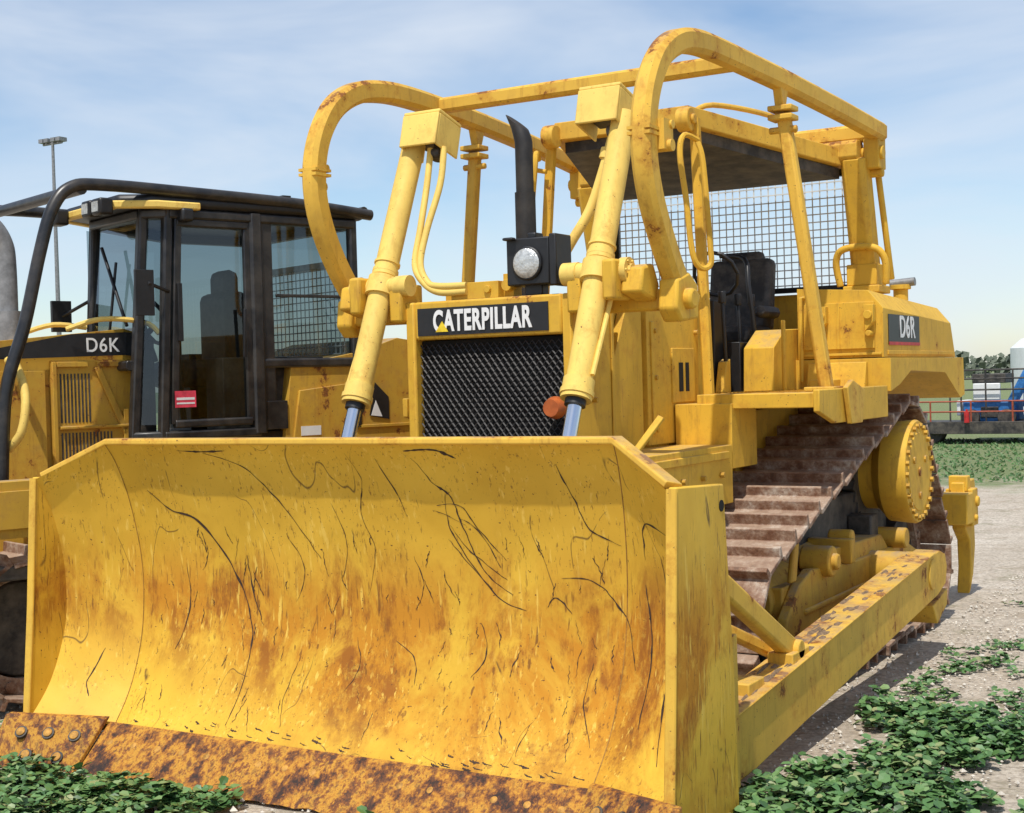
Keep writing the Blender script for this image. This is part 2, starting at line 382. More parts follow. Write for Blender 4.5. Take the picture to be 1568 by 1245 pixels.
text("maker_lettering","CATERPILLAR",'white',D,Matrix.Translation((-.02,1.489,2.012))@ROTF,.145,.005,.60)
g=B(); g.prism([(-.29,1.962),(-.215,1.962),(-.25,2.015)],1.483,1.4865,axis=1); g.obj("lettering_triangle",'tyel',D)
h=B()
h.hexa([(-.46,1.95,1.3),(.46,1.95,1.3),(.46,3.02,1.3),(-.46,3.02,1.3)],[(-.42,1.95,2.08),(.42,1.95,2.08),(.42,3.02,2.13),(-.42,3.02,2.13)])
for s in (-1,1):
    h.box(*X2(s,.44,.49),2.32,3.0,1.34,2.06)
    h.box(*X2(s,.488,.50),2.62,2.92,1.56,1.86); h.box(*X2(s,.488,.50),2.36,2.40,1.4,2.0)
    h.prism([(1.955,1.34),(2.29,1.34),(2.29,2.05),(2.1,2.05),(1.955,1.8)],*X2(s,.43,.475))
    h.box(*X2(s,.486,.494),1.60,1.92,1.0,1.03); h.box(*X2(s,.486,.494),1.9,1.93,1.0,2.05)
h.box(-.4,.4,3.02,3.35,1.3,2.2)
h.box(-.6,.6,1.65,3.2,.5,1.30)
h.box(-.62,.62,3.2,5.35,.7,1.49)
h.box(-.61,.61,5.35,5.6,.6,1.3)
for s in (-1,1):
    h.box(*X2(s,.5,.835),1.56,2.62,1.02,1.33); h.box(*X2(s,.5,.83),2.635,3.0,1.2,1.55)
    h.box(*X2(s,.833,.85),1.62,2.55,1.26,1.30)
h.obj("engine_enclosure",'yel',D,.012)
h=B(); h.box(.501,.505,2.70,2.75,1.62,1.78); h.box(.501,.505,2.79,2.83,1.62,1.78); h.box(-.505,-.501,2.7,2.75,1.62,1.78)
h.obj("panel_vents",'void',D)
h=B()
for (y,z) in [(2.4,1.95),(2.4,1.7),(2.4,1.42),(2.95,1.95),(2.95,1.42),(1.7,1.9),(1.7,1.6),(1.7,1.3)]:
    for s in (-1,1): h.cyl((s*.48,y,z),(s*.512,y,z),.013,8)
for y in (1.7,1.95,2.2,2.45): h.cyl((.83,y,1.18),(.86,y,1.18),.014,8)
h.obj("panel_bolts",'yel2',D)
h=B(); h.box(-.22,.06,1.53,1.72,2.121,2.205); h.box(-.30,-.2,1.6,1.68,2.121,2.16)
h.box(.06,.12,1.58,1.66,2.121,2.24); h.box(-.42,.42,1.75,1.94,2.115,2.135)
h.cyl((.1,1.54,2.18),(.1,1.6,2.18),.03,12); h.cyl((-.14,1.515,2.165),(-.14,1.535,2.165),.02,8); h.cyl((0.0,1.515,2.165),(0,1.535,2.165),.02,8)
h.rsweep([(.88,1.30,1.34),(.98,1.42,1.52)],.035,.02)
h.obj("hood_cap",'yel',D,.012)
h=B(); h.tube([(.395,1.43,1.57),(.395,1.47,1.57),(.395,1.49,1.57)],[.042,.055,.055],20); h.obj("side_marker",'amber',D)
h=B(); h.box(.13,.37,1.50,1.66,2.17,2.40); h.box(.38,.42,1.48,1.64,2.16,2.41); h.box(.22,.27,1.55,1.63,2.40,2.43)
h.box(.2,.3,1.55,1.62,2.12,2.18); h.box(.13,.19,1.46,1.5,2.39,2.405); h.tube([(.25,1.485,2.275),(.25,1.50,2.275)],.084,28); h.obj("headlight_housing",'black',D,.02)
h=B(); h.tube([(.25,1.484,2.275),(.25,1.478,2.275),(.25,1.470,2.275)],[.073,.066,.03],28); h.obj("headlight_lens",'lens',D)
# stack
h=B(); X,Y=-.13,2.15
h.tube([(X,Y,2.1),(X,Y,2.44)],.052,20); h.tube([(X,Y,2.43),(X,Y,2.72)],.056,20)
seg=24; vs=[]
for zz,tip,sh in ((2.70,0,0),(2.99,0,0),(3.02,.05,-.02),(3.05,.10,-.055)):
    for k in range(seg):
        t=2*math.pi*k/seg; lf=(1-math.cos(t))/2
        vs.append((X+.048*math.cos(t)+sh*(.35+.65*lf),Y+.048*math.sin(t),zz+tip*lf))
h.add(vs,[(i*seg+k,i*seg+(k+1)%seg,(i+1)*seg+(k+1)%seg,(i+1)*seg+k) for i in range(3) for k in range(seg)]+[tuple(range(3*seg,4*seg))])
h.obj("exhaust_stack",plain("sooty_black_steel",(.014,.013,.013),.6,dust=.08),D)
# ---- lift cylinders
for s in (-1,1):
    tg="" if s<0 else "_b"
    h=B(); a=V((s*.63,1.25,1.61)); b_=V((s*.63,1.84,3.0)); d=(b_-a).normalized()
    h.tube([a+d*.06,b_],.062,24); h.tube([a,a+d*.10],.074,24); h.tube([a+d*.02,a+d*.045],.080,24)
    mid=a+(b_-a)*.43; h.tube([mid-d*.05,mid+d*.05],.080,24); h.tube([mid+d*.06,mid+d*.10],.068,24)
    for zz in (.08,.13): h.tube([mid+d*zz,mid+d*(zz+.012)],.069,24)
    h.cyl(mid+V((s*-.13,0,0)),mid+V((s*.15,0,0)),.05); h.cyl(mid+V((s*.13,0,0)),mid+V((s*.17,0,0)),.062)
    h.cyl(mid+V((s*.17,0,0)),mid+V((s*.185,0,0)),.03,8)
    h.cyl(mid+V((s*-.18,0,0)),mid+V((s*-.1,0,0)),.055)
    for q in range(6):
        aa=q*1.047; h.cyl(mid+V((s*.165,.047*math.cos(aa),.047*math.sin(aa))),mid+V((s*.178,.047*math.cos(aa),.047*math.sin(aa))),.008,6)
    h.tube([a+d*.1+V((s*.07,.0,.02)),mid+V((s*.075,0,-.1))],.012,8)
    h.obj("lift_cylinder"+tg,'yelc',D)
    h=B(); h.tube([a-d*.75,a+d*.02],.036,20); h.obj("cylinder_rod"+tg,'steel',D)
    h=B(); h.tube([a-d*.0,a-d*.03],.05,20); h.obj("rod_seal"+tg,'black',D)
    h=B(); h.box(*X2(s,.48,.56),1.46,1.66,2.02,2.22); h.box(*X2(s,.70,.77),1.40,1.58,2.07,2.26); h.prism([(1.45,2.10),(1.62,2.06),(1.66,2.14),(1.6,2.24),(1.48,2.22)],*X2(s,.77,.88))
    h.box(*X2(s,.5,.98),1.62,1.72,2.02,2.12)
    h.prism([(1.58,2.02),(1.64,1.96),(1.84,1.98),(1.84,2.14),(1.74,2.2),(1.6,2.16)],*X2(s,.9,1.0))
    h.cyl((s*.86,1.7,2.07),(s*1.04,1.7,2.07),.05)
    h.obj("yoke_bracket"+tg,'yel',D,.014)
    h=B(); c=V((s*.53,1.84,3.03))
    R=Matrix.Translation(c)@Matrix.Rotation(math.radians(-16),4,'X')
    w=.115
    for bx in [(-w,w,-.10,.12,.08,.10),(-w,w,-.105,-.09,-.10,.08),(-w,-w+.012,-.09,.12,-.10,.08),(w-.012,w,-.09,.12,-.10,.08)]: h.box(*bx,M4=R)
    h.obj("hose_guard"+tg,'yelc',D,.006)
    h=B(); h.box(-.09,.09,-.06,.11,-.04,.06,M4=R); h.cyl(R@V((.05,.03,-.14)),R@V((.05,.03,.0)),.03); h.cyl(R@V((.02,.0,-.11)),R@V((.09,.0,-.11)),.03); h.obj("hose_fitting"+tg,'rubber',D,.01)
h=B()
for k,dx in enumerate((0,.085)):
    h.tube(catmull([(-.50+dx,1.80,2.95),(-.49+dx,1.74,2.75),(-.46+dx*.5,1.62,2.5),(-.45+dx*.4,1.55,2.32),(-.38+dx*.3,1.52,2.22),(-.28,1.51,2.165+.03*k),(-.12,1.52,2.16+.03*k)],6),.018,10)
h.tube(catmull([(.56,1.84,2.9),(.53,1.80,2.75),(.47,1.76,2.55),(.40,1.7,2.40),(.33,1.66,2.28),(.2,1.65,2.18)],6),.026,10)
h.tube([(.545,1.82,2.84),(.535,1.81,2.79)],.036,12)
h.obj("hydraulic_hoses",'yelc',D)
# ---- limb risers
for s in (-1,1):
    tg="" if s<0 else "_b"
    P=[(.94,1.86,2.06),(.945,1.71,2.15),(.95,1.56,2.32),(.95,1.44,2.51),(.95,1.38,2.69),(.95,1.38,2.87),(.95,1.44,3.04),(.95,1.56,3.19),(.95,1.74,3.29),(.95,1.95,3.335),(.95,2.2,3.35),(.965,2.6,3.345),(1.0,3.2,3.325),(1.055,4.0,3.28),(1.10,4.60,3.235)]
    h=B(); h.rsweep(catmull([(s*x,y,z) for x,y,z in P],7),.10,.118,c=.22)
    h.box(*X2(s,.99,1.03),1.42,1.52,2.74,2.88); h.cyl((s*.96,1.47,2.76),(s*1.05,1.47,2.76),.028,12); h.cyl((s*.96,1.5,2.86),(s*1.04,1.5,2.86),.02,12)
    h.box(*X2(s,.893,1.007),1.315,1.445,2.80,2.815); h.box(*X2(s,.893,1.007),1.315,1.445,2.825,2.84)
    h.obj("limb_riser"+tg,'bar',D)
    h=B(); h.rsweep([(s*1.20,3.12,1.60),(s*1.01,3.06,3.14)],.072,.072,side=V((1,0,0)))
    h.box(*X2(s,.94,1.08),2.99,3.11,3.10,3.13); h.box(*X2(s,.94,1.08),2.99,3.11,3.15,3.18)
    h.prism([(3.0,3.28),(3.12,3.28),(3.08,3.18),(3.03,3.18)],*X2(s,.97,1.02))
    h.cyl((s*.93,3.05,3.05),(s*1.09,3.05,3.05),.02,8)
    h.box(*X2(s,1.1,1.27),3.02,3.2,1.60,1.625)
    h.prism([(3.0,1.62),(3.10,1.66),(3.32,1.60),(3.26,1.42),(3.06,1.42)],*X2(s,1.325,1.355))
    h.obj("riser_brace"+tg,'bar',D,.006)
h=B(); h.rsweep([(-.97,2.56,3.345),(.97,2.56,3.345)],.085,.085,side=V((0,1,0)))
h.rsweep([(-1.09,4.55,3.235),(1.09,4.55,3.235)],.11,.11,side=V((0,1,0)))
h.obj("riser_crossbars",'bar',D)
h=B()
for s in (-1,1):
    h.rsweep([(s*.96,4.52,3.08),(s*.96,4.74,2.24)],.16,.18)
    h.box(*X2(s,1.02,1.12),4.5,4.66,3.0,3.27)
    h.cyl((s*1.0,4.55,3.10),(s*1.14,4.55,3.10),.045,14); h.cyl((s*1.0,4.6,2.98),(s*1.12,4.6,2.98),.03,14)
    h.box(*X2(s,.84,1.08),4.58,4.84,2.21,2.26); h.box(*X2(s,.86,1.06),4.60,4.82,2.26,2.40)
    h.tube(catmull([(s*.82,4.6,2.26),(s*.80,4.58,2.42),(s*.86,4.56,2.50),(s*1.05,4.56,2.50),(s*1.12,4.58,2.42),(s*1.12,4.6,2.26)],5),.024,10)
    h.tube([(s*1.06,4.66,3.05),(s*1.10,4.80,2.3)],.022,8)
h.obj("rops_posts",'yel',D,.015)
h=B()
h.rsweep([(-1.0,4.5,3.12),(1.0,4.5,3.12)],.15,.13,side=V((0,1,0)))
fr=[(-.44,3.06),(.44,3.06),(.92,4.55),(-.92,4.55)]
h.hexa([V((x,y,3.15 if y<4 else 3.02)) for x,y in fr],[V((x,y,3.26 if y<4 else 3.13)) for x,y in fr])
for s in (-1,1):
    h.cyl((s*.40,3.02,3.17),(s*.48,3.02,3.17),.07,18); h.cyl((s*.48,3.02,3.17),(s*.50,3.02,3.17),.03,10)
h.tube(catmull([(.35,3.3,3.25),(.45,3.4,3.31),(.62,3.9,3.30),(.72,4.1,3.22)],5),.018,8)
h.obj("canopy",'bar',D,.02)
h=B(); fr2=[(-.40,3.12),(.40,3.12),(.86,4.5),(-.86,4.5)]
h.hexa([V((x,y,3.08 if y<4 else 2.95)) for x,y in fr2],[V((x,y,3.148 if y<4 else 3.018)) for x,y in fr2]); h.obj("canopy_lining",'rubber',D)
h=B()
for s in (-1,1):
    h.rsweep([(s*.56,2.98,1.5),(s*.47,3.08,3.18)],.055,.055)
    h.tube(catmull([(s*.52,3.0,3.04),(s*.48,2.9,3.06),(s*.47,2.86,2.95),(s*.50,2.86,2.7),(s*.53,2.86,2.40),(s*.56,2.9,2.31),(s*.6,2.95,2.33),(s*.6,2.95,2.45),(s*.57,2.95,2.9),(s*.54,2.95,3.02)],5),.017,8)
h.tube(catmull([(-.47,3.0,2.96),(-.60,3.0,2.98),(-.66,3.0,2.9),(-.66,3.0,2.3)],5),.014,8)
h.obj("canopy_front_posts",'yel',D)
h=B(); y=4.80
xs=[-.88+i*.052 for i in range(34)]; zs=[2.30+i*.052 for i in range(16)]
for x in xs: h.box(x-.004,x+.004,y-.003,y,2.28,3.09)
for z in zs: h.box(-.9,.86,y-.0065,y-.0035,z-.004,z+.004)
h.obj("rear_screen_wire",'scrn',D,smooth=False)
h=B(); h.box(-.92,.9,y-.02,y+.02,3.09,3.14); h.box(-.92,.9,y-.02,y+.02,2.25,2.285); h.box(.86,.9,y-.02,y+.02,2.285,3.09); h.box(-.92,-.88,y-.02,y+.02,2.285,3.09)
h.box(-.92,.9,y-.16,y-.12,2.99,3.04); h.obj("rear_screen_frame",'black',D)
# ---- operator station
h=B()
for s in (-1,1):
    h.box(*X2(s,.62,1.30),2.66,3.86,1.52,1.60)
    h.prism([(2.63,1.615),(2.63,1.50),(2.9,1.43),(3.88,1.43),(3.88,1.615)],*X2(s,1.285,1.32))
    h.prism([(3.5,1.6),(3.52,1.86),(3.72,1.97),(4.4,1.99),(4.4,1.6)],*X2(s,.56,.75))
    h.prism([(3.3,1.6),(3.42,1.6),(3.42,1.80),(3.36,1.78)],*X2(s,.46,.515))
    h.tube([(s*.80,3.55,1.6),(s*.80,3.55,2.02)],.014,8); h.box(*X2(s,.90,1.05),3.70,3.88,1.60,1.66)
    h.prism([(3.82,1.6),(3.89,1.6),(3.89,1.76),(3.86,1.76)],*X2(s,.84,1.2))
h.box(-.62,.62,3.3,4.6,1.5,1.6)
h.obj("operator_deck",'yel',D,.012)
h=B()
for s in (-1,1):
    for i in range(13):
        for j in range(20):
            x=.68+i*.045; y=2.72+j*.055; dx,dy=((.012,.012) if (i+j)%2 else (.012,-.012))
            h.add([(s*(x-dx),y-dy,1.602),(s*(x)+.003,y-.003,1.606),(s*(x+dx),y+dy,1.602),(s*(x)-.003,y+.003,1.606)],[(0,1,2,3)])
h.obj("deck_treads",'yel2',D,smooth=False)
h=B()
for s in (-1,1):
    h.prism([(3.90,1.58),(3.90,1.78),(5.72,1.78),(5.74,1.52),(5.62,1.50),(5.2,1.68),(4.35,1.70),(4.1,1.62)],*X2(s,.62,1.335))
    sec=[(.76,1.785),(1.29,1.785),(1.29,2.08),(1.20,2.19),(.76,2.22)]
    yr0,yr1=3.92,5.68
    n_=len(sec); vs=[V((s*x,yr0,z)) for x,z in sec]+[V((s*x,yr1-(.12 if z>2 else 0),z-(.06 if z>2 else 0))) for x,z in sec]
    h.add(vs,[tuple(range(n_)),tuple(range(n_,2*n_))[::-1]]+[(i,(i+1)%n_,n_+(i+1)%n_,n_+i) for i in range(n_)])
    h.box(*X2(s,1.288,1.30),4.0,5.6,1.80,1.825)
    h.box(*X2(s,.80,1.24),3.905,3.925,1.84,2.12); h.box(*X2(s,1.01,1.03),3.898,3.91,1.84,2.12)
    h.box(*X2(s,.78,1.28),3.90,3.925,1.80,1.815)
    for x in (.93,1.22):
        h.prism([(s*(x-.03),2.1),(s*(x+.03),2.1),(s*(x+.03),2.0),(s*(x-.02),1.94)],3.85,3.91,axis=1)
        h.cyl((s*x,3.83,2.04),(s*x,3.90,2.04),.026,12); h.cyl((s*x,3.84,1.93),(s*x,3.91,1.93),.018,10)
    h.tube([(s*.80,3.86,1.65),(s*.80,3.86,2.16),(s*.80,3.92,2.16)],.014,8)
    h.cyl((s*1.02,5.3,2.15),(s*1.02,5.3,2.26),.05,16); h.cyl((s*1.02,5.3,2.26),(s*1.02,5.3,2.29),.07,16)
h.box(-.75,.75,4.86,5.6,1.5,2.24)
h.obj("fuel_tank_and_fenders",'yel',D,.014)
h=B(); h.tube([(.95,5.3,2.30),(1.12,5.3,2.31)],.03,10); h.obj("fuel_cap",'grey',D)
h=B(); h.box(1.291,1.2945,4.02,4.72,1.86,2.045); h.obj("model_decal",'black',D); h=B(); h.box(1.2955,1.297,4.02,4.72,1.858,1.878); h.obj("decal_stripe",'red',D)
text("model_lettering","D6R",'white',D,Matrix.Translation((1.2965,4.43,1.965))@ROTS,.19,.003,.95,.001)
h=B()
def rbox(c,sx,sy,sz,rx=0):
    R=Matrix.Translation(c)@Matrix.Rotation(math.radians(rx),4,'X'); h.box(-sx/2,sx/2,-sy/2,sy/2,-sz/2,sz/2,M4=R)
rbox((.2,4.15,1.95),.46,.46,.13,0); rbox((.2,4.43,2.22),.44,.13,.50,-10); rbox((.2,4.47,2.46),.30,.10,.12,-10)
rbox((-.06,4.2,2.1),.08,.34,.08); rbox((.46,4.2,2.1),.08,.34,.08); rbox((.2,4.2,1.75),.5,.46,.28)
h.obj("operator_seat",'rubber',D,.045)
h=B()
for x,yy in ((.46,3.75),(.50,3.4),(-.05,3.7),(.35,3.5),(.42,3.6),(.49,3.9)):
    h.tube([(x,yy,1.6),(x,yy-.05,2.15)],.012,8); h.tube([(x,yy-.05,2.13),(x,yy-.055,2.2)],.024,8)
h.tube([(.36+.14*math.cos(t*.5236),3.6-.07*math.sin(t*.5236),2.32+.13*math.sin(t*.5236)) for t in range(13)],.013,8)
h.tube(catmull([(.5,3.9,1.6),(.52,3.8,2.0),(.5,3.78,2.25),(.45,3.85,2.42),(.25,3.95,2.46)],5),.016,8)
h.box(-.3,.44,3.36,3.5,1.6,2.15); h.box(.44,.545,3.5,3.9,1.6,1.9); h.obj("controls",'black',D,.01)

# ---- undercarriage
def loop_path(cs):
    pts=[]; n=len(cs); tang=[]
    for i in range(n):
        (y0,z0,r0),(y1,z1,r1)=cs[i],cs[(i+1)%n]; d=V((y1-y0,z1-z0)); L=d.length; a=math.atan2(d.y,d.x); b_=math.acos((r0-r1)/L)
        tang.append(a-b_)
    for i in range(n):
        y,z,r=cs[i]; a0=tang[i-1]; a1=tang[i]
        while a1<a0: a1+=2*math.pi
        k=max(2,int((a1-a0)/.06))
        for j in range(k+1):
            t=a0+(a1-a0)*j/k; pts.append(V((y+r*math.cos(t),z+r*math.sin(t))))
    return pts
def along(pts,step):
    P=pts+[pts[0]]; L=[0]
    for i in range(len(P)-1): L.append(L[-1]+(P[i+1]-P[i]).length)
    n=round(L[-1]/step); out=[]; j=0
    for k in range(n):
        s_=L[-1]*k/n
        while L[j+1]<s_: j+=1
        f=(s_-L[j])/max(1e-9,L[j+1]-L[j]); out.append((P[j].lerp(P[j+1],f),(P[j+1]-P[j]).normalized()))
    return out,L[-1]/n
def make_track(prefix,cs,x0,x1,parent,pitch=.203,inner=.09):
    pts=loop_path(cs); pl,st_=along(pts,pitch)
    pd=B()
    for p,t in pl:
        nrm=V((t.y,-t.x)); c=V((0,p.x,p.y)); T=V((0,t.x,t.y)); Nn=V((0,nrm.x,nrm.y)); jit=random.uniform(-.008,.008)
        def q(x,a,b_): return V((x+jit,0,0))+c+T*a+Nn*b_
        hl=st_*.49; gh=random.uniform(.050,.062)
        prof_=[(-hl,-.012),(hl,-.030),(hl,-.004),(hl*.5,.0),(-hl*.62,.004),(-hl*.70,gh),(-hl*.96,gh),(-hl,.0)]
        vs=[q(x0,a,b_) for a,b_ in prof_]+[q(x1,a,b_) for a,b_ in prof_]; k=8
        pd.add(vs,[tuple(range(k)),tuple(range(k,2*k))[::-1]]+[(i,(i+1)%k,k+(i+1)%k,k+i) for i in range(k)])
    pd.obj(prefix+"_shoes",'track',parent,.004)
    ln=B(); xm=(x0+x1)/2
    pts2,_=along(pts,.07)
    for dx in (-.1,.1):
        n=len(pts2); vs=[]
        for p,t in pts2:
            nrm=V((t.y,-t.x))
            for (a,b_) in ((-.03,-.02),(.03,-.02),(.03,-.02-inner),(-.03,-.02-inner)):
                vs.append((xm+dx+a,p.x+nrm.x*b_,p.y+nrm.y*b_))
        ln.add(vs,[(4*i+k,4*i+(k+1)%4,4*((i+1)%n)+(k+1)%4,4*((i+1)%n)+k) for i in range(n) for k in range(4)])
    for p,t in pl:
        nrm=V((t.y,-t.x)); y=p.x-nrm.x*.06; z=p.y-nrm.y*.06; ln.cyl((xm-.14,y,z),(xm+.14,y,z),.03,8)
    ln.obj(prefix+"_links",'track',parent)
cs=[(2.12,.43,.37),(5.02,.43,.37),(4.50,1.06,.44)]
for s in (-1,1):
    tag="" if s>0 else "_far"
    make_track("track"+tag,cs,*X2(s,.64,1.30),D)
    h=B(); xm=s*.97
    h.cyl((xm-.09,2.12,.43),(xm+.09,2.12,.43),.28,36); h.cyl((xm-.09,5.02,.43),(xm+.09,5.02,.43),.28,36)
    for i in range(7): h.cyl((xm-.16,2.5+i*.36,.22),(xm+.16,2.5+i*.36,.22),.13,20)
    n=50; poly=[]
    for i in range(n):
        rr_=.36 if i%2 else .31; a=2*math.pi*i/n; poly.append((4.50+rr_*math.cos(a),1.06+rr_*math.sin(a)))
    h.prism(poly,*X2(s,.93,1.01))
    h.obj("idlers_and_rollers"+tag,'rubber',D)
    h=B()
    h.cyl((s*.6,4.50,1.06),(s*1.16,4.50,1.06),.24,40)
    h.tube([(s*1.10,4.50,1.06),(s*1.16,4.50,1.06),(s*1.31,4.50,1.06),(s*1.328,4.50,1.06)],[.25,.315,.328,.318],48)
    h.tube([(s*1.326,4.50,1.06),(s*1.334,4.50,1.06)],[.25,.245],48)
    h.obj("final_drive"+tag,'yel',D)
    h=B()
    for i in range(26):
        a=2*math.pi*i/26; yy,zz=4.50+.29*math.cos(a),1.06+.29*math.sin(a); h.cyl((s*1.32,yy,zz),(s*1.348,yy,zz),.018,6)
    for i in range(3):
        a=2*math.pi*i/3+.5; yy,zz=4.50+.15*math.cos(a),1.06+.15*math.sin(a); h.cyl((s*1.33,yy,zz),(s*1.345,yy,zz),.022,8)
    h.cyl((s*1.33,4.50,1.06),(s*1.343,4.50,1.06),.03,10)
    h.obj("final_drive_bolts"+tag,'yel2',D)
    h=B()
    h.box(*X2(s,.80,1.16),2.45,4.75,.34,.60)
    h.prism([(2.3,.26),(4.95,.24),(4.9,.5),(4.6,.60),(3.3,.62),(2.75,.66),(2.55,.60),(2.35,.45)],*X2(s,1.158,1.22))
    h.tube([(s*.97,2.4,.52),(s*.97,3.4,.60)],.15,20)
    h.prism([(2.9,.60),(4.3,.56),(4.1,.70),(3.1,.72)],*X2(s,1.0,1.2))
    h.cyl((s*1.1,3.87,.52),(s*1.44,3.87,.52),.11,20); h.cyl((s*1.1,2.95,.68),(s*1.27,2.95,.68),.085,20); h.cyl((s*1.2,2.95,.68),(s*1.30,2.95,.68),.045,12)
    h.cyl((s*1.0,4.3,.66),(s*1.3,4.3,.66),.065,14); h.cyl((s*1.1,3.4,.76),(s*1.24,3.4,.76),.045,12)
    for yy in (2.5,2.85,3.2,3.55,3.9,4.25,4.6): h.cyl((s*1.21,yy,.33),(s*1.235,yy,.33),.022,6)
    h.box(*X2(s,1.21,1.235),2.6,4.5,.44,.47); h.prism([(2.48,.62),(2.56,.62),(2.64,.9),(2.58,.92)],*X2(s,1.17,1.2))
    h.prism([(3.3,.62),(3.38,.62),(3.38,.76),(3.3,.76)],*X2(s,1.0,1.26))
    h.obj("track_frame"+tag,'yel2',D,.012)
    h=B(); h.box(*X2(s,.66,1.0),2.5,4.9,.2,.95); h.box(*X2(s,1.0,1.15),4.05,4.2,.6,.82); h.obj("track_inner_case"+tag,'rubber',D,.01)
    h=B(); y0=.52
    def arm(y,dz): return .195+(y-.88)*.094+dz
    poly=[(y0,arm(y0,.15)),(1.0,arm(1.0,.145)),(3.5,arm(3.5,.135)),(4.05,arm(4.05,.13)),(4.18,arm(4.2,.08)),(4.22,arm(4.2,.0)),(4.18,arm(4.2,-.10)),(4.0,arm(4.05,-.13)),(1.0,arm(1,-.13)),(y0,arm(y0,-.10))]
    h.prism(poly,*X2(s,1.415,1.56))
    h.prism([(y0+.1,arm(.62,.152)),(3.9,arm(3.95,.133)),(3.9,arm(3.95,.145)),(y0+.1,arm(.62,.164))],*X2(s,1.40,1.575))
    h.box(*X2(s,1.38,1.60),.50,.72,.05,.44); h.box(*X2(s,1.5,1.63),.59,.66,.10,.7)
    h.cyl((s*1.40,3.87,.50),(s*1.57,3.87,.50),.09,24)
    h.prism([(3.95,.30),(4.3,.36),(4.28,.26),(4.05,.18)],*X2(s,1.3,1.54))
    h.rsweep([(s*1.46,.55,1.03),(s*1.49,1.62,.46)],.07,.10); h.box(*X2(s,1.43,1.55),1.5,1.72,.3,.46)
    h.rsweep([(s*1.10,.5,.95),(s*1.44,1.75,.38)],.05,.06)
    h.cyl((s*1.40,1.62,.46),(s*1.55,1.62,.46),.045,14); h.box(*X2(s,1.41,1.53),1.02,1.2,.35,.42)
    h.obj("push_arm"+tag,'bar',D,.01)
    h=B()
    for k in range(70):
        yy=random.uniform(.9,3.8); w_=random.uniform(.01,.05); l_=random.uniform(.02,.09); xx=random.uniform(1.42,1.54); zt=arm(yy,.166-(yy-.6)*.006)
        pts_=[]
        for q in range(6):
            a=q*1.047; pts_.append(V((s*(xx+w_*.5*math.cos(a)*random.uniform(.6,1.2)),yy+l_*math.sin(a)*random.uniform(.6,1.2),zt)))
        h.add([p+V((0,0,(p.y-yy)*.094)) for p in pts_]+[V((s*xx,yy,zt+random.uniform(.006,.014)))],[(q,(q+1)%6,6) for q in range(6)])
    h.obj("caked_dirt"+tag,plain("caked_dirt",(.20,.13,.075),.95,var=.5,scale=50),D,smooth=False)
h=B(); h.box(-1.1,1.25,6.1,6.3,.55,.78); h.box(-.6,-.45,5.5,6.2,.6,.75); h.box(.45,.6,5.5,6.2,.6,.75)
for x in (-1.0,0,1.14):
    h.prism([(6.28,.85),(6.62,.86),(6.66,.72),(6.58,.6),(6.60,.35),(6.52,.14),(6.40,.0),(6.46,.2),(6.44,.4),(6.3,.5)],x-.05,x+.05)
    h.box(x-.1,x+.1,6.32,6.5,.52,.80); h.cyl((x-.12,6.45,.7),(x+.12,6.45,.7),.04,12); h.box(x-.07,x+.07,6.3,6.4,.78,.9); h.cyl((x-.12,6.4,.58),(x+.12,6.4,.58),.025,12)
h.obj("ripper",'yel',D,.01)

# ================================================================= SECOND DOZER (enclosed cab)
K=empty("bulldozer.001")
ang=math.radians(18)
ex=V((math.cos(ang),-math.sin(ang),0)); ey=V((math.sin(ang),math.cos(ang),0))
KM=Matrix(((ex.x,ey.x,0,-2.45),(ex.y,ey.y,0,1.74),(0,0,1,0),(0,0,0,1)))
K.matrix_world=KM
CP=[(0,.0),(0,.66),(0,1.41),(-1.3,1.41),(-1.3,.75),(-.80,-.10),(-.10,-.14)]
CT=[(0,.07),(0,.66),(0,1.41),(-1.3,1.41),(-1.3,.75),(-.80,-.02),(-.10,-.04)]
fr=B()
for i,(p,q) in enumerate(zip(CP,CT)):
    w=.09 if i==1 else .06
    fr.rsweep([(p[0],p[1],1.42),(q[0],q[1],2.80)],w,w,side=V((1,0,0)))
for i in range(7):
    p,q=CP[i],CP[(i+1)%7]; z=1.43 if i in(0,6) else 1.86
    fr.rsweep([(p[0],p[1],z),(q[0],q[1],z)],.06,.07,side=V((0,0,1)))
    p,q=CT[i],CT[(i+1)%7]; fr.rsweep([(p[0],p[1],2.77),(q[0],q[1],2.77)],.06,.08,side=V((0,0,1)))
fr.rsweep([(.012,.60,1.50),(.012,.60,2.74)],.03,.05); fr.rsweep([(.012,.07,1.5),(.012,.13,2.74)],.03,.05)
fr.rsweep([(.012,.07,1.50),(.012,.60,1.50)],.05,.05,side=V((0,0,1)));fr.rsweep([(.012,.12,2.72),(.012,.60,2.72)],.05,.04,side=V((0,0,1)))
fr.box(-.02,.03,.62,.86,1.44,1.62)
fr.box(-.05,.025,.62,.78,1.5,2.75)
fr.box(-1.25,-.02,.0,1.4,1.38,1.43)
fr.box(.013,.03,.80,1.38,2.28,2.30)
fr.obj("cab_frame",'sweepk',K,.006)
rf=B(); R1=[(.04,-.05),(.04,1.5),(-1.34,1.5),(-1.34,.65),(-.86,-.2),(-.08,-.22)]
rf.prism(R1,2.80,2.88,axis=2); rf.obj("cab_roof",'black',K,.03)
rf=B(); rf.rsweep([(.05,.25,2.815),(.05,-.02,2.815),(-.08,-.235,2.815),(-.86,-.215,2.815),(-1.2,.3,2.815)],.045,.07,side=V((0,0,1)))
rf.obj("roof_lip",'yelc',K)
rf=B()
for x in (-.10,-.24,-.72): rf.box(x-.06,x+.06,-.34,-.25,2.75,2.85)
rf.box(.0,.1,.12,.2,2.72,2.8)
rf.obj("work_lights",'black',K,.015)
rf=B()
